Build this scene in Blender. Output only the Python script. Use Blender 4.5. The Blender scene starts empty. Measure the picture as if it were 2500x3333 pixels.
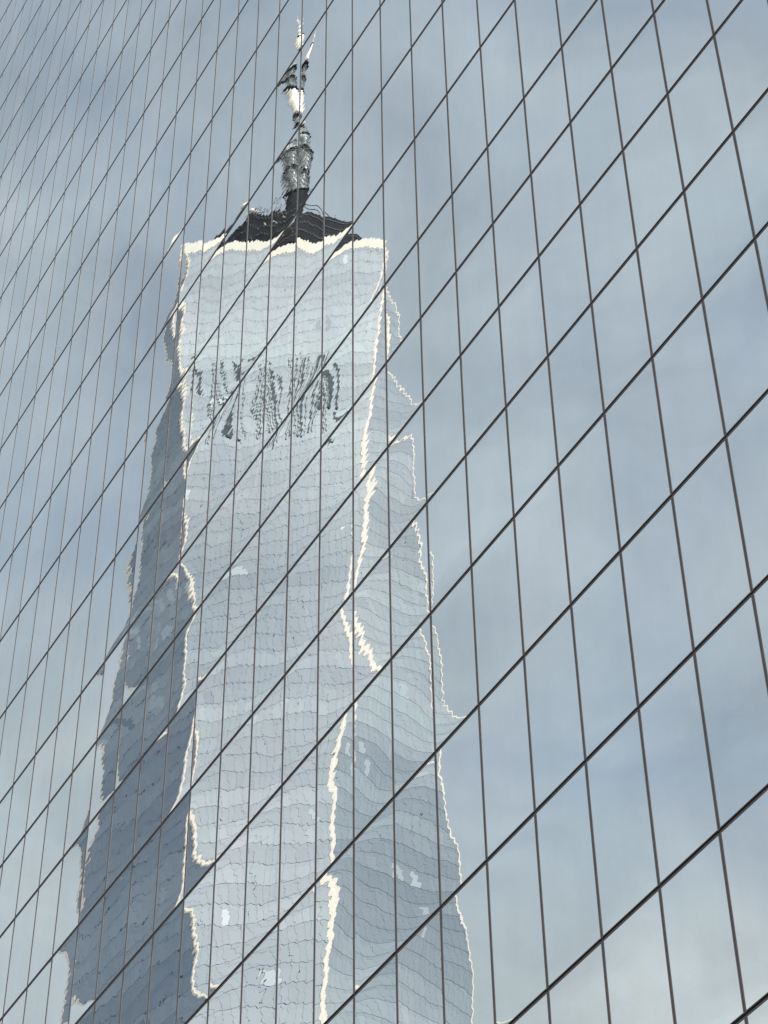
import bpy, bmesh, math, random
from mathutils import Vector, Matrix
random.seed(7)
sc = bpy.context.scene
COL = sc.collection
R = math.radians

# ------------------------------------------------------------------ camera
F_PX, W_PX = 7738.07, 2500.0
RIGHT = Vector((0.50620087, 0.86235150, -0.0105148))
DOWN = Vector((-0.62446561, 0.35809813, -0.69412422))
FWD = Vector((-0.59481373, 0.35793241, 0.71977845))
cam_data = bpy.data.cameras.new("camera")
cam = bpy.data.objects.new("camera", cam_data)
COL.objects.link(cam)
m3 = Matrix((RIGHT, -DOWN, -FWD)).transposed()
cam.matrix_world = Matrix.Translation((0, 0, 0)) @ m3.to_4x4()
cam_data.sensor_fit = 'HORIZONTAL'
cam_data.sensor_width = 36.0
cam_data.lens = 36.0 * F_PX / W_PX
cam_data.clip_start = 0.5
cam_data.clip_end = 8000
sc.camera = cam

# ------------------------------------------------------------------ world, sun, exposure
SUN_AZ, SUN_EL = -1.0, 44.0          # azimuth counted from +X towards +Y
world = bpy.data.worlds.new("World")
sc.world = world
world.use_nodes = True
nt = world.node_tree
N, L = nt.nodes, nt.links
bg = N['Background']
sky = N.new('ShaderNodeTexSky')
sky.sky_type = 'NISHITA'
sky.sun_disc = False
sky.sun_elevation = R(SUN_EL)
sky.sun_rotation = R(90 - SUN_AZ)
sky.dust_density = 1.5
tc = N.new('ShaderNodeTexCoord')
mp = N.new('ShaderNodeMapping')
mp.inputs['Location'].default_value = (1.171, 3.901, -0.435)  # offset suits the view; unseen sky picked clearer to darken the tower's left face
mp.inputs['Scale'].default_value = (1.0, 1.0, 1.6)
L.new(tc.outputs['Generated'], mp.inputs['Vector'])
n1 = N.new('ShaderNodeTexNoise'); n1.inputs['Scale'].default_value = 3.0
n1.inputs['Detail'].default_value = 5; n1.inputs['Roughness'].default_value = 0.5
n1.inputs['Distortion'].default_value = 0.6
L.new(mp.outputs[0], n1.inputs['Vector'])
n2 = N.new('ShaderNodeTexNoise'); n2.inputs['Scale'].default_value = 1.4
n2.inputs['Detail'].default_value = 3
L.new(mp.outputs[0], n2.inputs['Vector'])
mix1 = N.new('ShaderNodeMath'); mix1.operation = 'MULTIPLY_ADD'
mix1.inputs[1].default_value = 0.55
L.new(n1.outputs['Fac'], mix1.inputs[0])
sc2 = N.new('ShaderNodeMath'); sc2.operation = 'MULTIPLY'; sc2.inputs[1].default_value = 0.45
L.new(n2.outputs['Fac'], sc2.inputs[0]); L.new(sc2.outputs[0], mix1.inputs[2])
mr = N.new('ShaderNodeMapRange')
mr.inputs['From Min'].default_value = 0.38; mr.inputs['From Max'].default_value = 0.62
mr.inputs['To Min'].default_value = 0.22; mr.inputs['To Max'].default_value = 1.0
L.new(mix1.outputs[0], mr.inputs['Value'])
# thin cloud: grey-white, brighter towards the sun, an unseen glow shaped to light the tower's front
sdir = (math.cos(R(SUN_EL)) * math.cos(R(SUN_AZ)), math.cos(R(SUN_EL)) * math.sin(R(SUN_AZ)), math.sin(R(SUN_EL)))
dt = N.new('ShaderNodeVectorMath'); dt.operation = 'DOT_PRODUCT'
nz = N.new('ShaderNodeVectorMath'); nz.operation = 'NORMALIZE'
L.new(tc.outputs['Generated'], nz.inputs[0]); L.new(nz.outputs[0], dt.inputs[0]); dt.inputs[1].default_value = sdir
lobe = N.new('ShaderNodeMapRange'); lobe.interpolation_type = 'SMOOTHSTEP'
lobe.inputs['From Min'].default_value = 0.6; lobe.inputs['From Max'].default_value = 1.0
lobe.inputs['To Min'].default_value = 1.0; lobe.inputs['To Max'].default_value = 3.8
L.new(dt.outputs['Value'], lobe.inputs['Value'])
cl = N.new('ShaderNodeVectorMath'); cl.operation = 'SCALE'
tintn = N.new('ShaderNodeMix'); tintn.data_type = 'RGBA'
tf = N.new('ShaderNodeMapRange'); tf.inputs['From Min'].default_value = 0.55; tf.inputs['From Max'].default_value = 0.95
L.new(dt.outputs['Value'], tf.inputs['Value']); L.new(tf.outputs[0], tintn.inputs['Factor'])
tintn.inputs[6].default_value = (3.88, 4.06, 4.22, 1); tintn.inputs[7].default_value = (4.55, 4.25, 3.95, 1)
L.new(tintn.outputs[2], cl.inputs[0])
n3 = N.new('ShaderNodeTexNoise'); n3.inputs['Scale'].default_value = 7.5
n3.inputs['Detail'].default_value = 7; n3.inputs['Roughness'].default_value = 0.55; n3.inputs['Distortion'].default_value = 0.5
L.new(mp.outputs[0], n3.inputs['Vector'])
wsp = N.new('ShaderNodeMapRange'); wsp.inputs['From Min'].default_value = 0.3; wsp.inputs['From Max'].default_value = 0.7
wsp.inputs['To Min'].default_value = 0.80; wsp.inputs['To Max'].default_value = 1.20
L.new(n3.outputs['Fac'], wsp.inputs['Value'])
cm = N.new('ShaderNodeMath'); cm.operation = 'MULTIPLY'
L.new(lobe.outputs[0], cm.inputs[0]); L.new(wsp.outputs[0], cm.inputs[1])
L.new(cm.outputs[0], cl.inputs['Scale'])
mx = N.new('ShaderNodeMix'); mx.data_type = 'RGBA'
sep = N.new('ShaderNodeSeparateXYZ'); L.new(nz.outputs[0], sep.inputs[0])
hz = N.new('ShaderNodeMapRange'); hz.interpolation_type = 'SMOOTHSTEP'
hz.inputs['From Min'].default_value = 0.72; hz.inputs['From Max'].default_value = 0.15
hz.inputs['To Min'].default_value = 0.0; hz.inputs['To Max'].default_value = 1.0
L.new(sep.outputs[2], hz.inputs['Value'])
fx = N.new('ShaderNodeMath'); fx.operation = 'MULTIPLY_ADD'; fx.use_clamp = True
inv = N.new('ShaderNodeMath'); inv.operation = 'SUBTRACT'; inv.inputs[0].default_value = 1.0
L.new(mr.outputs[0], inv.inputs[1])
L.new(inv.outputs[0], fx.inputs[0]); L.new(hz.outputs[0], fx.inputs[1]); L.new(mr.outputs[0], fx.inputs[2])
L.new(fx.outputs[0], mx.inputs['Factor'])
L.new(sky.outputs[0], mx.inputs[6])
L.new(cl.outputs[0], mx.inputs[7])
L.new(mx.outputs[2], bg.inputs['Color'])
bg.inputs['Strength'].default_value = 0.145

sun_d = bpy.data.lights.new("sun", 'SUN')
sun_d.energy = 5.0
sun_d.angle = R(0.6)
sun_d.color = (1.0, 0.95, 0.88)
sun = bpy.data.objects.new("sun", sun_d)
COL.objects.link(sun)
sd = Vector((math.cos(R(SUN_EL)) * math.cos(R(SUN_AZ)), math.cos(R(SUN_EL)) * math.sin(R(SUN_AZ)), math.sin(R(SUN_EL))))
sun.rotation_euler = sd.to_track_quat('Z', 'Y').to_euler()
sun.location = (60, -60, 200)
sc.view_settings.view_transform = 'Standard'
sc.view_settings.look = 'None'
sc.view_settings.gamma = 1
sc.view_settings.exposure = 0.46
sc.cycles.max_bounces = 8
sc.cycles.glossy_bounces = 5

# ------------------------------------------------------------------ helpers
def mat(name):
    m = bpy.data.materials.new(name); m.use_nodes = True
    return m, m.node_tree.nodes, m.node_tree.links, m.node_tree.nodes['Principled BSDF']

def simple(name, col, rough=0.5, metal=0.0, var=0.15, scale=0.6, spec=0.5):
    m, n, l, p = mat(name)
    p.inputs['Roughness'].default_value = rough
    p.inputs['Metallic'].default_value = metal
    p.inputs['Specular IOR Level'].default_value = spec
    t = n.new('ShaderNodeTexCoord')
    ns = n.new('ShaderNodeTexNoise'); ns.inputs['Scale'].default_value = scale; ns.inputs['Detail'].default_value = 6
    l.new(t.outputs['Object'], ns.inputs['Vector'])
    r = n.new('ShaderNodeValToRGB')
    r.color_ramp.elements[0].position = 0.3; r.color_ramp.elements[1].position = 0.7
    r.color_ramp.elements[0].color = tuple(c * (1 - var) for c in col) + (1,)
    r.color_ramp.elements[1].color = tuple(min(1, c * (1 + var)) for c in col) + (1,)
    l.new(ns.outputs['Fac'], r.inputs[0]); l.new(r.outputs[0], p.inputs['Base Color'])
    return m

def math_node(n, l, op, a=None, b=None, c=None):
    k = n.new('ShaderNodeMath'); k.operation = op
    for i, v in enumerate((a, b, c)):
        if v is None: continue
        if isinstance(v, (int, float)): k.inputs[i].default_value = v
        else: l.new(v, k.inputs[i])
    return k.outputs[0]

def mesh_obj(name, verts, faces, m, parent=None, uv=None, attrs=None):
    me = bpy.data.meshes.new(name)
    me.from_pydata([tuple(v) for v in verts], [], faces)
    me.materials.append(m)
    if uv:
        for lname, data in uv.items():
            lay = me.uv_layers.new(name=lname)
            flat = []
            for lp in me.loops: flat.extend(data[lp.vertex_index])
            lay.data.foreach_set('uv', flat)
    if attrs:
        for an, data in attrs.items():
            a = me.attributes.new(an, 'FLOAT', 'FACE'); a.data.foreach_set('value', data)
    me.update()
    o = bpy.data.objects.new(name, me)
    COL.objects.link(o)
    if parent: o.parent = parent
    return o

class MB:
    def __init__(s): s.v, s.f = [], []
    def box(s, x0, x1, y0, y1, z0, z1):
        b = len(s.v)
        s.v += [(x0,y0,z0),(x1,y0,z0),(x1,y1,z0),(x0,y1,z0),(x0,y0,z1),(x1,y0,z1),(x1,y1,z1),(x0,y1,z1)]
        s.f += [[b+i for i in q] for q in ((3,2,1,0),(4,5,6,7),(0,1,5,4),(1,2,6,5),(2,3,7,6),(3,0,4,7))]
    def beam(s, p, q, r, n=6, r2=None, ref=None, flat=1.0):
        p, q = Vector(p), Vector(q); d = (q - p).normalized()
        a = ref.cross(d).normalized() if ref is not None else d.orthogonal().normalized()
        c = d.cross(a); b = len(s.v); r2 = r if r2 is None else r2
        for base, rr in ((p, r), (q, r2)):
            for k in range(n):
                t = 2 * math.pi * (k + 0.5) / n
                s.v.append(tuple(base + a * math.cos(t) * rr + c * math.sin(t) * rr * flat))
        for k in range(n):
            k2 = (k + 1) % n
            s.f.append([b+k, b+k2, b+n+k2, b+n+k])
        s.f.append([b+k for k in range(n)][::-1]); s.f.append([b+n+k for k in range(n)])
    def lathe(s, cx, cy, prof, n=40):
        b = len(s.v)
        for r, z in prof:
            for k in range(n):
                t = 2 * math.pi * k / n
                s.v.append((cx + r * math.cos(t), cy + r * math.sin(t), z))
        for i in range(len(prof) - 1):
            for k in range(n):
                k2 = (k + 1) % n
                s.f.append([b+i*n+k, b+i*n+k2, b+(i+1)*n+k2, b+(i+1)*n+k])
        s.f.append([b+k for k in range(n)][::-1]); s.f.append([b+(len(prof)-1)*n+k for k in range(n)])
    def torus(s, cx, cy, z, rad, r, n=64, m=6):
        b = len(s.v)
        for i in range(n):
            t = 2 * math.pi * i / n
            for k in range(m):
                u = 2 * math.pi * k / m
                rr = rad + r * math.cos(u)
                s.v.append((cx + rr * math.cos(t), cy + rr * math.sin(t), z + r * math.sin(u)))
        for i in range(n):
            for k in range(m):
                i2, k2 = (i+1) % n, (k+1) % m
                s.f.append([b+i*m+k, b+i2*m+k, b+i2*m+k2, b+i*m+k2])
    def build(s, name, m, parent=None, smooth=False):
        o = mesh_obj(name, s.v, s.f, m, parent)
        if smooth:
            for p in o.data.polygons: p.use_smooth = True
        return o

def empty(name, loc, label, cat, group=None):
    o = bpy.data.objects.new(name, None); COL.objects.link(o)
    o.location = loc; o['label'] = label; o['category'] = cat
    if group: o['group'] = group
    return o

# ------------------------------------------------------------------ materials
# coated mirror glass: every pane is very slightly bowed, with the fine roller
# waves of toughened glass running across it
def facade_glass():
    m, n, l, p = mat("mirror_glass")
    out = n['Material Output']
    uv = n.new('ShaderNodeUVMap'); uv.uv_map = 'pane'
    sd_ = n.new('ShaderNodeUVMap'); sd_.uv_map = 'seed'
    s1 = n.new('ShaderNodeSeparateXYZ'); l.new(uv.outputs[0], s1.inputs[0])
    s2 = n.new('ShaderNodeSeparateXYZ'); l.new(sd_.outputs[0], s2.inputs[0])
    u, v = s1.outputs[0], s1.outputs[1]           # metres from the pane's centre line, metres from its foot
    a, b = s2.outputs[0], s2.outputs[1]           # random per pane; b = pane height
    geo = n.new('ShaderNodeNewGeometry')
    seedw = math_node(n, l, 'MULTIPLY', a, 37.0)
    def noise(scale, sx, sy, w, detail=2.0):
        cb = n.new('ShaderNodeCombineXYZ')
        l.new(math_node(n, l, 'MULTIPLY', u, sx), cb.inputs[0]); l.new(math_node(n, l, 'MULTIPLY', v, sy), cb.inputs[1])
        k = n.new('ShaderNodeTexNoise'); k.noise_dimensions = '4D'
        k.inputs['Scale'].default_value = scale; k.inputs['Detail'].default_value = detail
        l.new(cb.outputs[0], k.inputs['Vector'])
        l.new(math_node(n, l, 'ADD', seedw, w), k.inputs['W'])
        sp = n.new('ShaderNodeSeparateColor'); l.new(k.outputs['Color'], sp.inputs[0])
        return [math_node(n, l, 'SUBTRACT', o, 0.5) for o in (sp.outputs[0], sp.outputs[1], sp.outputs[2])]
    low = noise(0.42, 1.0, 1.0, 0.0, 1.0)
    midn = noise(1.5, 1.0, 1.2, 5.3, 2.0)
    fine = noise(5.0, 1.0, 2.2, 11.7, 3.0)
    # roller wave across the height
    ph = math_node(n, l, 'ADD', math_node(n, l, 'MULTIPLY', v, 2 * math.pi / 0.235),
                   math_node(n, l, 'ADD', math_node(n, l, 'MULTIPLY', midn[2], 9.0), math_node(n, l, 'MULTIPLY', seedw, 3.1)))
    roll = math_node(n, l, 'SINE', ph)
    ramp = math_node(n, l, 'MULTIPLY_ADD', math_node(n, l, 'ABSOLUTE', low[2]), 4.0, 0.55)
    roll = math_node(n, l, 'MULTIPLY', roll, ramp)
    # pillowing: the pane bends away near its top and bottom edges
    vt = math_node(n, l, 'SUBTRACT', b, v)
    kb = math_node(n, l, 'POWER', 2.718, math_node(n, l, 'MULTIPLY', v, -2.8))
    kt = math_node(n, l, 'POWER', 2.718, math_node(n, l, 'MULTIPLY', vt, -2.8))
    kick = math_node(n, l, 'SUBTRACT', kt, kb)
    rk = math_node(n, l, 'MULTIPLY_ADD', math_node(n, l, 'FRACT', math_node(n, l, 'MULTIPLY', a, 71.3)), 2.0, -0.1)
    kickx = math_node(n, l, 'MULTIPLY', kick, rk)
    lin = math_node(n, l, 'SUBTRACT', math_node(n, l, 'DIVIDE', v, b), 0.5)
    # horizontal bow across the width
    ul = math_node(n, l, 'MULTIPLY', u, 1.0)
    u3 = math_node(n, l, 'MULTIPLY', math_node(n, l, 'MULTIPLY', u, u), u)
    def wsum(terms):
        acc = None
        for node, w in terms:
            t = math_node(n, l, 'MULTIPLY', node, w)
            acc = t if acc is None else math_node(n, l, 'ADD', acc, t)
        return acc
    k = 0.001
    tz = wsum([(low[0], 9*k), (midn[0], 3.2*k), (fine[0], 1.4*k), (roll, 0.38*k), (kick, 7.5*k), (lin, -1.2*k),
               (math_node(n, l, 'SUBTRACT', a, 0.5), 0.9*k)])
    tx = wsum([(low[1], 13*k), (midn[1], 3.0*k), (fine[1], 1.3*k), (ul, 1.1*k), (u3, 1.2*k), (kickx, 8*k)])
    cb = n.new('ShaderNodeCombineXYZ'); l.new(tx, cb.inputs[0]); l.new(tz, cb.inputs[2])
    va = n.new('ShaderNodeVectorMath'); va.operation = 'ADD'
    l.new(geo.outputs['Normal'], va.inputs[0]); l.new(cb.outputs[0], va.inputs[1])
    vn = n.new('ShaderNodeVectorMath'); vn.operation = 'NORMALIZE'; l.new(va.outputs[0], vn.inputs[0])
    g = n.new('ShaderNodeBsdfGlossy'); g.inputs['Roughness'].default_value = 0.0
    l.new(vn.outputs[0], g.inputs['Normal'])
    # coating tint varies a touch between panes
    tint = n.new('ShaderNodeMix'); tint.data_type = 'RGBA'
    l.new(a, tint.inputs['Factor'])
    tint.inputs[6].default_value = (0.675, 0.752, 0.752, 1); tint.inputs[7].default_value = (0.745, 0.80, 0.795, 1)
    # faint film of dust and streaks
    dn = n.new('ShaderNodeTexNoise'); dn.inputs['Scale'].default_value = 1.0; dn.inputs['Detail'].default_value = 8
    mpn = n.new('ShaderNodeMapping'); mpn.inputs['Scale'].default_value = (2.5, 2.5, 0.5)
    l.new(geo.outputs['Position'], mpn.inputs[0]); l.new(mpn.outputs[0], dn.inputs['Vector'])
    dr = n.new('ShaderNodeMapRange'); dr.inputs['From Min'].default_value = 0.35; dr.inputs['From Max'].default_value = 0.8
    dr.inputs['To Min'].default_value = 0.02; dr.inputs['To Max'].default_value = 0.09
    l.new(dn.outputs['Fac'], dr.inputs['Value'])
    l.new(tint.outputs[2], g.inputs['Color'])
    df = n.new('ShaderNodeBsdfDiffuse'); df.inputs['Color'].default_value = (0.28, 0.28, 0.27, 1)
    ms = n.new('ShaderNodeMixShader')
    l.new(dr.outputs[0], ms.inputs[0]); l.new(g.outputs[0], ms.inputs[1]); l.new(df.outputs[0], ms.inputs[2])
    l.new(ms.outputs[0], out.inputs['Surface'])
    n.remove(p)
    return m

def tower_glass(name="tower_glass"):
    m, n, l, p = mat(name)
    at = n.new('ShaderNodeAttribute'); at.attribute_name = 'tone'
    t2 = n.new('ShaderNodeAttribute'); t2.attribute_name = 'tint'
    r = n.new('ShaderNodeValToRGB')
    e = r.color_ramp.elements
    e[0].position = 0.0; e[0].color = (0.03, 0.05, 0.08, 1)
    e[1].position = 1.0; e[1].color = (0.52, 0.58, 0.60, 1)
    x = e.new(0.45); x.color = (0.088, 0.106, 0.132, 1)
    x = e.new(0.85); x.color = (0.19, 0.215, 0.235, 1)
    l.new(at.outputs['Fac'], r.inputs[0])
    mxx = n.new('ShaderNodeMix'); mxx.data_type = 'RGBA'; mxx.blend_type = 'MULTIPLY'; mxx.inputs['Factor'].default_value = 1
    r2 = n.new('ShaderNodeValToRGB'); q = r2.color_ramp.elements
    q[0].color = (1.0, 0.965, 1.01, 1); q[1].color = (0.96, 1.01, 0.99, 1)
    l.new(t2.outputs['Fac'], r2.inputs[0])
    l.new(r.outputs[0], mxx.inputs[6]); l.new(r2.outputs[0], mxx.inputs[7])
    l.new(mxx.outputs[2], p.inputs['Base Color'])
    p.inputs['Roughness'].default_value = 0.25
    g = n.new('ShaderNodeBsdfGlossy'); g.inputs['Roughness'].default_value = 0.03
    hs = n.new('ShaderNodeMix'); hs.data_type = 'RGBA'; hs.inputs['Factor'].default_value = 0.55
    l.new(mxx.outputs[2], hs.inputs[6]); hs.inputs[7].default_value = (0.91, 0.945, 0.965, 1)
    sc_ = n.new('ShaderNodeVectorMath'); sc_.operation = 'SCALE'; sc_.inputs['Scale'].default_value = 1.35
    l.new(hs.outputs[2], sc_.inputs[0]); l.new(sc_.outputs[0], g.inputs['Color'])
    ms = n.new('ShaderNodeMixShader'); ms.inputs[0].default_value = 0.29
    l.new(p.outputs[0], ms.inputs[1]); l.new(g.outputs[0], ms.inputs[2])
    l.new(ms.outputs[0], n['Material Output'].inputs['Surface'])
    return m

M_glass = facade_glass()
M_frame = simple("bronze_grey_frame", (0.085, 0.077, 0.070), 0.45, 0.3, 0.12, 2.0)
M_gasket = simple("black_gasket", (0.006, 0.006, 0.006), 0.8, 0, 0.2, 3.0, spec=0.1)
M_conc = simple("grey_panel", (0.22, 0.22, 0.22), 0.7, 0, 0.15, 0.3)
M_twr = tower_glass()
M_core = simple("dark_joint", (0.15, 0.165, 0.18), 0.7, 0, 0.2, 0.3, spec=0.2)
M_trim = simple("stainless_trim", (0.47, 0.42, 0.37), 0.5, 0.0, 0.04, 0.15)
M_steel = simple("white_steel", (0.53, 0.485, 0.43), 0.38, 0.0, 0.05, 0.15)
M_dark = simple("dark_steel", (0.012, 0.014, 0.019), 0.8, 0.0, 0.3, 0.2, spec=0.06)
M_grey = simple("grey_lattice_steel", (0.19, 0.205, 0.21), 0.5, 0.4, 0.3, 0.8)
M_pale = simple("pale_rail", (0.22, 0.225, 0.23), 0.4, 0.3, 0.1, 0.5)
M_louver = simple("slate_louver", (0.055, 0.066, 0.074), 0.8, 0.0, 0.35, 0.4, spec=0.1)
M_ground = simple("granite_paving", (0.25, 0.245, 0.24), 0.8, 0, 0.2, 0.4)

GROUND = -14.8
# ------------------------------------------------------------------ setting
g = mesh_obj("ground", [(-4000, -4000, GROUND), (4000, -4000, GROUND), (4000, 4000, GROUND), (-4000, 4000, GROUND)], [[0, 1, 2, 3]], M_ground)
g['kind'] = 'structure'

# ------------------------------------------------------------------ the mirror-glass office building
FY = 18.238                      # plane of the glass
X0, PITCH, Z0 = -17.948, 1.52, 41.884
ROWS = [-67.068, -63.119, -59.091, -54.978, -50.96, -46.871, -42.843, -38.769, -34.768, -30.594, -26.648, -22.559, -18.556, -14.525, -10.466, -6.413, -2.352, 0.493, 3.347, 6.488, 9.635, 13.193, 16.735, 20.281, 23.429]
rz = {i - 17: Z0 - y for i, y in enumerate(ROWS)}      # joint height by row
r = 7
while rz[r] - 3.7 > GROUND + 1: rz[r + 1] = rz[r] - 3.7; r += 1
RLAST = r
for k in range(-18, -23, -1): rz[k] = rz[k + 1] + 4.07
RFIRST = -22
JFIRST, JLAST = -14, 44
def jx(j): return X0 - PITCH * j

bld = empty("glass_office_building", (jx(12), FY + 20, GROUND),
            "glass office building whose mirror facade of tall panes fills the whole picture", "building")
BL = Vector(bld.location)
def rel(vs): return [tuple(Vector(v) - BL) for v in vs]
def build_rel(mb, name, m, parent=bld, **k):
    mb.v = rel(mb.v); return mb.build(name, m, parent, **k)

def to_px(x, y, z):
    v = Vector((x, y, z)); d = v.dot(FWD)
    return (F_PX * v.dot(RIGHT) / d + 1250, F_PX * v.dot(DOWN) / d + 1666.5)
def area_in_frame(x0, x1, z0, z1):
    poly = [to_px(*c) for c in ((x0, FY, z0), (x1, FY, z0), (x1, FY, z1), (x0, FY, z1))]
    def clip(pl, ax, lim, sgn):
        o = []
        for i in range(len(pl)):
            p, q = pl[i], pl[(i+1) % len(pl)]
            a, b = sgn * (p[ax] - lim), sgn * (q[ax] - lim)
            if a >= 0: o.append(p)
            if a * b < 0:
                t = a / (a - b); o.append((p[0] + t*(q[0]-p[0]), p[1] + t*(q[1]-p[1])))
        return o
    for ax, lim, sg in ((0, 0, 1), (0, 2500, -1), (1, 0, 1), (1, 3333, -1)):
        poly = clip(poly, ax, lim, sg)
        if len(poly) < 3: return 0
    return abs(sum(poly[i][0]*poly[(i+1) % len(poly)][1] - poly[(i+1) % len(poly)][0]*poly[i][1] for i in range(len(poly)))) / 2

VJ, HJ = 0.037, 0.045            # half joint widths beside and above the glass
panes = []
for j in range(JFIRST, JLAST):
    for k in range(RFIRST, RLAST):
        x0, x1, z0, z1 = jx(j + 1) + VJ, jx(j) - VJ, rz[k + 1] + HJ, rz[k] - HJ
        panes.append((area_in_frame(x0, x1, z0, z1), x0, x1, z0, z1))
panes.sort(key=lambda t: -t[0])
def pane_geo(x0, x1, z0, z1, V, F, U, S):
    b = len(V); y0, y1 = FY, FY + 0.028
    V += [(x0,y0,z0),(x1,y0,z0),(x1,y0,z1),(x0,y0,z1),(x0,y1,z0),(x1,y1,z0),(x1,y1,z1),(x0,y1,z1)]
    F += [[b+i for i in q] for q in ((0,1,2,3),(1,5,6,2),(5,4,7,6),(4,0,3,7),(3,2,6,7),(4,5,1,0))]
    w, h = (x1-x0)/2, z1-z0
    U += [(-w,0),(w,0),(w,h),(-w,h)] * 2
    s = random.random()
    S += [(s, h)] * 8
sV, sF, sU, sS = [], [], [], []
for idx, (ar, x0, x1, z0, z1) in enumerate(panes):
    if idx < 300:
        V, F, U, S = [], [], [], []
        pane_geo(x0, x1, z0, z1, V, F, U, S)
        mesh_obj("glass_pane", rel(V), F, M_glass, bld, {'pane': U, 'seed': S})
    else:
        pane_geo(x0, x1, z0, z1, sV, sF, sU, sS)
o = mesh_obj("distant_glass_panes", rel(sV), sF, M_glass, bld, {'pane': sU, 'seed': sS}); o['kind'] = 'stuff'

# vertical mullions: two slim bronze-grey rails with a dark groove between, cut at every floor joint
for j in range(JFIRST, JLAST + 1):
    mb = MB(); x = jx(j)
    for k in range(RFIRST, RLAST):
        za, zb = rz[k + 1] + 0.024, rz[k] - 0.024
        mb.box(x - 0.035, x - 0.005, FY - 0.004, FY + 0.05, za, zb)
        mb.box(x + 0.005, x + 0.035, FY - 0.004, FY + 0.05, za, zb)
    build_rel(mb, "mullion", M_frame)
# horizontal transoms: thin grey lips above and below an open black joint
XA, XB = jx(JLAST) - 0.04, jx(JFIRST) + 0.04
for k in range(RFIRST, RLAST + 1):
    z = rz[k]; mb = MB()
    for j in range(JFIRST, JLAST):
        xa, xb = jx(j + 1) + 0.036, jx(j) - 0.036
        mb.box(xa, xb, FY - 0.010, FY + 0.04, z + 0.026, z + 0.043)
        mb.box(xa, xb, FY - 0.010, FY + 0.04, z - 0.043, z - 0.026)
    t = build_rel(mb, "transom", M_frame)
    mb = MB(); mb.box(XA, XB, FY - 0.004, FY + 0.045, z - 0.0225, z + 0.0225)
    build_rel(mb, "joint_gasket", M_gasket, t)
mb = MB(); mb.box(XA - 0.3, XB + 0.3, FY + 0.06, FY + 38, GROUND, rz[RFIRST] + 0.2)
build_rel(mb, "building_body", M_gasket)
mb = MB()
mb.box(XA - 0.6, XB + 0.6, FY - 0.06, FY + 38.3, rz[RFIRST] + 0.05, rz[RFIRST] + 1.3)
build_rel(mb, "roof_coping", M_conc)
mb = MB()
mb.box(XA - 0.5, XB + 0.5, FY + 0.0, FY + 38.2, GROUND, rz[RLAST] - 0.05)
build_rel(mb, "plinth", M_conc)
for xx in (XA - 0.5, XB + 0.2):
    mb = MB(); mb.box(xx, xx + 0.3, FY - 0.03, FY + 38.1, rz[RLAST], rz[RFIRST]); build_rel(mb, "side_cladding", M_conc)

# ------------------------------------------------------------------ the tapering glass tower behind the camera, seen in the panes
TX, TY, TA = -292.81, -116.57, 1.3451
HB, HT = 57.0, 417.0
TRIM_W = 0.42
RB, RT = 30.5 * math.sqrt(2), 30.5
tw = empty("glass_skyscraper", (TX, TY, GROUND),
           "tapering glass skyscraper with pale steel edges, mirrored in the middle of the facade", "skyscraper")
def P(r, ang, z): return Vector((r * math.cos(ang), r * math.sin(ang), z))
base = [P(RB, TA + math.pi/4 + k*math.pi/2, HB) for k in range(4)]
top = [P(RT, TA + k*math.pi/2, HT) for k in range(4)]
def fin(mb, name, m, parent=None, **k): return mb.build(name, m, parent or tw, **k)

# inner body, a hair inside the glass skin
def shrink(v, d): return Vector((v.x * (1 - d / math.hypot(v.x, v.y)), v.y * (1 - d / math.hypot(v.x, v.y)), v.z))
V = [shrink(v, 0.25) for v in base] + [shrink(v, 0.25) for v in top]
Fc = [[0,1,2,3][::-1], [4,5,6,7]]
for k in range(4):
    Fc += [[(k-1) % 4, k, 4 + k], [k, 4 + (k+1) % 4, 4 + k]]
mesh_obj("tower_core", V, Fc, M_core, tw)

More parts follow.
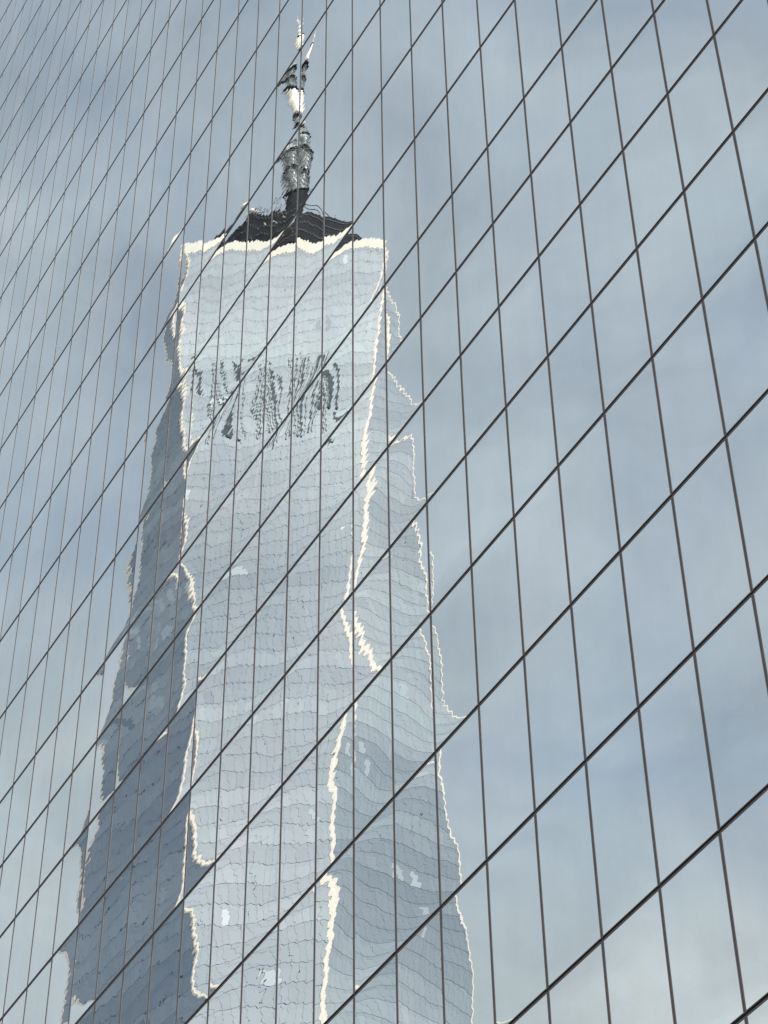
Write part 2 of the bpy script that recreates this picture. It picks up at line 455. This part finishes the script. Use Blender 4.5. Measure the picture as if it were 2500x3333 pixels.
def clip_poly(poly, a, b, c):          # keep a*x+b*y+c >= 0
    o = []
    for i in range(len(poly)):
        p, q = poly[i], poly[(i+1) % len(poly)]
        fp, fq = a*p[0]+b*p[1]+c, a*q[0]+b*q[1]+c
        if fp >= 0: o.append(p)
        if fp * fq < 0:
            t = fp / (fp - fq); o.append((p[0]+t*(q[0]-p[0]), p[1]+t*(q[1]-p[1])))
    return o
FLOOR = 4.0
def face_panels(A, B, C, seed):
    """A,B: ends of the horizontal side, C: the apex"""
    rnd = random.Random(seed)
    ex = (B - A).normalized(); mid = (A + B) / 2
    ey = (C - mid); H = ey.length; ey.normalize()
    if ey.z < 0: flip = -1
    else: flip = 1
    nrm = ex.cross(ey)
    if nrm.dot(Vector((mid.x + C.x, mid.y + C.y, 0))) < 0: nrm = -nrm
    W = (B - A).length / 2
    V, F, tone, tint = [], [], [], []
    nfl = int(round((HT - HB) / FLOOR)); fh = H / nfl
    lines = []
    # inward half planes of the triangle (pulled in for the corner trim)
    e1, e2 = (-W, 0.0), (W, 0.0); ap = (0.0, H)
    def hp(p, q, ins=0.45):
        a, b = -(q[1]-p[1]), (q[0]-p[0]); ll = math.hypot(a, b); a, b = a/ll, b/ll
        c = -(a*p[0]+b*p[1])
        if a*0 + b*H*0.3 + c < 0: a, b, c = -a, -b, -c
        return a, b, c - ins
    h1, h2 = hp(e1, ap), hp(e2, ap)
    fl_t = []
    cur = 0.5
    for i in range(nfl):
        cur += (0.5 - cur) * 0.25 + rnd.uniform(-0.2, 0.2); fl_t.append(cur)
    for i in range(nfl):
        for part, (va, vb) in enumerate(((i*fh + 0.045, i*fh + fh*0.76), (i*fh + fh*0.76 + 0.01, (i+1)*fh - 0.045))):
            if flip < 0 and True:
                va, vb = (i*fh + 0.045, i*fh + fh*0.24) if part else (i*fh + fh*0.24 + 0.01, (i+1)*fh - 0.045)
            for c in range(-21, 21):
                xa, xb = c * PITCH + 0.018, (c + 1) * PITCH - 0.018
                if min(abs(xa), abs(xb)) > W * (1 - va / H) + 0.2: continue
                poly = [(xa, va), (xb, va), (xb, vb), (xa, vb)]
                poly = clip_poly(poly, *h1)
                if len(poly) >= 3: poly = clip_poly(poly, *h2)
                if len(poly) < 3: continue
                b0 = len(V); nn = len(poly)
                dx, dy = rnd.gauss(0, 0.0022), rnd.gauss(0, 0.0022)
                for (x, y) in poly: V.append(mid + ex*x + ey*y + nrm * (0.02 + (x-xa)*dx + (y-va)*dy))
                for (x, y) in poly: V.append(mid + ex*x + ey*y - nrm * 0.12)
                f = [b0 + q for q in range(nn)]
                t = (V[f[1]] - V[f[0]]).cross(V[f[2]] - V[f[0]])
                if t.dot(nrm) < 0: f = f[::-1]
                F.append(f)
                tn = fl_t[i] + rnd.gauss(0, 0.03) + (-0.05 if part else 0)
                if rnd.random() < 0.007: tn = rnd.uniform(0.75, 0.9)
                if rnd.random() < 0.006: tn = 0.2
                tn = min(1, max(0, tn)); ti = min(1, max(0, 0.5 + 1.1*(fl_t[(i*7) % nfl] - 0.5) + rnd.gauss(0, .15)))
                tone.append(tn); tint.append(ti)
                for q in range(nn):
                    q2 = (q+1) % nn
                    F.append([b0+q, b0+q2, b0+nn+q2, b0+nn+q][::-1] if f[0] == b0 else [b0+q, b0+q2, b0+nn+q2, b0+nn+q])
                    tone.append(tn); tint.append(ti)
    o = mesh_obj("curtain_wall_panels", V, F, M_twr, tw, None, {'tone': tone, 'tint': tint})
    o['kind'] = 'stuff'
    return mid, ex, ey, nrm
fr = None
for k in range(4):
    face_panels(base[(k-1) % 4], base[k], top[k], 100 + k)
    q = face_panels(top[k], top[(k+1) % 4], base[k], 200 + k)
    az = math.degrees(math.atan2(q[3].y, q[3].x))
    if abs(az - 32) < 15: fr = q

# pale steel corner trims: folded plates that run up the eight slanting edges, a leg on each face
def inward(e0, e1, other):
    d = (e1 - e0).normalized(); w = other - e0
    return (w - d * w.dot(d)).normalized()
for k in range(4):
    for tk, b2, t2 in ((k, base[(k-1) % 4], top[(k+1) % 4]), ((k+1) % 4, base[(k+1) % 4], top[k])):
        a, b = base[k], top[tk]
        out = Vector((a.x + b.x, a.y + b.y, 0)).normalized()
        V, Fc = [], []
        for other in (b2, t2):
            i_ = inward(a, b, other); nn = (b - a).cross(i_).normalized()
            if nn.dot(out) < 0: nn = -nn
            q = len(V); w_ = TRIM_W
            V += [a + nn*0.07, b + nn*0.07, b + nn*0.07 + i_*w_, a + nn*0.07 + i_*w_, b - nn*0.12 + i_*w_, a - nn*0.12 + i_*w_]
            Fc += [[q, q+1, q+2, q+3], [q+3, q+2, q+4, q+5]]
        Fc += [[0, 6, 7, 1]]
        mesh_obj("corner_trim", V, Fc, M_trim, tw)
# parapet bands
for k in range(4):
    a, b = top[k], top[(k+1) % 4]
    out = ((a + b) / 2); out.z = 0; out.normalize(); ex = (b - a).normalized()
    V = []
    for z in (HT - 2.9, HT + 0.35):
        for p in (a, b):
            for o_ in (0.25, -0.5): V.append(Vector((p.x, p.y, z)) + out * o_)
    mesh_obj("parapet_band", V, [[0,1,3,2][::-1], [4,5,7,6], [0,2,6,4], [1,3,7,5][::-1], [0,4,5,1], [2,3,7,6]], M_steel, tw)
# podium
mb = MB(); 
V = [Vector((v.x * 1.005, v.y * 1.005, z)) for z in (0, HB) for v in base]
mesh_obj("podium", V, [[3,2,1,0],[4,5,6,7],[0,1,5,4],[1,2,6,5],[2,3,7,6],[3,0,4,7]], M_grey, tw)

# mechanical floors: dark vertical louvers of uneven width and length on the front face
mid, ex, ey, nrm = fr
def face_pt(x, z, d):
    t = (z - HT) / (HB - HT); H = (base[0].z, )  # distance along the slope
    s = (HT - z) / abs(ey.z)
    return mid + ex * x + ey * s + nrm * d
ztop, zbot = 375.5, 351
rnd = random.Random(5)
def strip(xc, w, z1, z0, m=M_louver):
    d0, d1 = 0.04, 0.22
    V = [face_pt(xc + sx*w/2, z, d) for z in (z0, z1) for d in (d0, d1) for sx in (-1, 1)]
    return mesh_obj("louver", V, [[0,1,3,2],[4,5,7,6],[0,1,5,4],[2,3,7,6],[0,2,6,4],[1,3,7,5]], m, tw)
def px_of(x):
    v = Vector(tw.location) + face_pt(x, 360, 0); return to_px(v.x, 2*FY - v.y, v.z)[0]
side = 1 if px_of(10) > px_of(-10) else -1
x = -16.6
while x < 12.6:
    w = rnd.choice((0.2, 0.22, 0.25, 0.3, 0.4, 0.65)) if rnd.random() < 0.9 else 1.1
    full = w < 0.5 or rnd.random() < 0.35
    z1 = ztop - (0 if rnd.random() < 0.8 else rnd.uniform(1, 8)); z0 = zbot + (0 if full else rnd.uniform(3, 17))
    strip(side * x, w, z1, z0)
    if w > 0.6 and rnd.random() < 0.5: strip(side * x + rnd.uniform(-.3, .3), w * 0.8, z0 - rnd.uniform(1, 2), zbot)
    x += w / 2 + rnd.choice((0.6, 0.75, 0.9, 1.5, 2.6))

# rooftop: dark drum and communication ring
mb = MB(); mb.lathe(0, 0, [(17.0, HT), (17.0, HT + 9.5), (14.0, HT + 11.5), (5.0, HT + 11.8)], 48)
fin(mb, "rooftop_plant_drum", M_dark)
RR = 20.4
mb = MB(); mb.lathe(0, 0, [(RR - 1.2, HT + 3.0), (RR, HT + 3.0), (RR, HT + 12.6), (RR - 0.8, HT + 12.6)], 72)
ring = fin(mb, "communication_ring", M_dark)
for z in (HT + 5.3, HT + 8.3, HT + 11.2):
    mb = MB(); mb.torus(0, 0, z, RR + 0.12, 0.10, 96, 5); fin(mb, "ring_rail", M_pale, ring)
mb = MB()
for k in range(48):
    t = 2*math.pi*k/48
    mb.beam(P(RR, t, HT + 12.0), P(RR + rnd.uniform(-.2, .2), t + .01, HT + 12.0 + rnd.uniform(0.3, 1.9)), rnd.uniform(0.06, 0.16), 4)
o = fin(mb, "ring_antennas", M_dark, ring); o['kind'] = 'stuff'
fa = math.atan2(nrm.y, nrm.x)
for da, zz, s in ((0.42, 12.3, 1.1), (0.30, 12.2, 0.8), (0.2, 8.6, 0.28), (0.08, 9.4, 0.25), (0.0, 6.4, 0.22)):
    p = P(RR + 0.3, fa + da, HT + zz)
    mb = MB(); mb.lathe(p.x, p.y, [(s*0.4, p.z), (s, p.z + s*0.5), (s*0.9, p.z + s*1.4), (s*0.3, p.z + s*1.8)], 12)
    fin(mb, "white_radome", M_steel, ring, smooth=True)

# spire
def lattice(mb, r0, r1, z0, z1, bays, rr, sides=8):
    for i in range(bays):
        ta, tb = i/bays, (i+1)/bays
        za, zb = z0 + (z1-z0)*ta, z0 + (z1-z0)*tb
        ra, rb = r0 + (r1-r0)*ta, r0 + (r1-r0)*tb
        for k in range(sides):
            t, t2 = 2*math.pi*k/sides, 2*math.pi*(k+1)/sides
            mb.beam(P(ra, t, za), P(rb, t, zb), rr, 4)
            mb.beam(P(ra, t, za), P(rb, t2, zb), rr*0.8, 4)
            mb.beam(P(ra, t2, za), P(rb, t, zb), rr*0.8, 4)
            mb.beam(P(ra, t, za), P(ra, t2, za), rr*0.8, 4)
sp_parts = [
    ("spire_base", M_dark, [(4.2, HT + 11.5), (3.0, HT + 22), (2.5, HT + 45), (2.45, HT + 45.2)]),
    ("spire_mast", M_grey, [(2.0, HT + 45.2), (1.8, HT + 62), (1.3, HT + 74), (1.0, HT + 76)]),
    ("white_drum", M_steel, [(1.5, 493.6), (1.85, 494.0), (1.85, 503.4), (1.4, 503.8)]),
    ("spire_upper_mast", M_grey, [(0.55, 503.8), (0.5, 519)]),
    ("white_antenna_section", M_steel, [(1.1, 519.0), (1.5, 519.5), (1.3, 528.0), (0.8, 528.4)]),
    ("spire_tip", M_steel, [(0.55, 528.4), (0.3, 534.5), (0.08, 538.5)]),
]
for nm, m, prof in sp_parts:
    mb = MB(); mb.lathe(0, 0, prof, 20); fin(mb, nm, m, smooth=False)
for nm, a in (("spire_lattice", (2.75, 2.6, HT + 45.2, HT + 63, 9, 0.11)), ("spire_lattice", (1.9, 1.25, HT + 63, HT + 76, 8, 0.08)),
              ("spire_lattice", (1.2, 1.1, 504.5, 518, 9, 0.06))):
    mb = MB(); lattice(mb, *a); o = fin(mb, nm, M_grey); o['kind'] = 'stuff'
for r_, z, t in ((2.9, HT + 45, .5), (2.75, HT + 54, .35), (2.7, HT + 63, .5), (1.9, HT + 70, .4), (1.7, 493, .9), (1.95, 504.4, 1.1), (1.5, 511, .35), (1.9, 517.6, 1.3), (1.3, 528.6, .8)):
    mb = MB(); mb.lathe(0, 0, [(r_*0.85, z - t/2), (r_, z - t/4), (r_, z + t/4), (r_*0.8, z + t/2)], 20); fin(mb, "platform", M_dark)
for k in range(8):
    t = TA + k*math.pi/4
    mb = MB(); mb.beam(P(RR - 1, t, HT + 11.8), P(2.4, t, HT + 44), 0.11, 5); fin(mb, "stay_cable", M_dark)
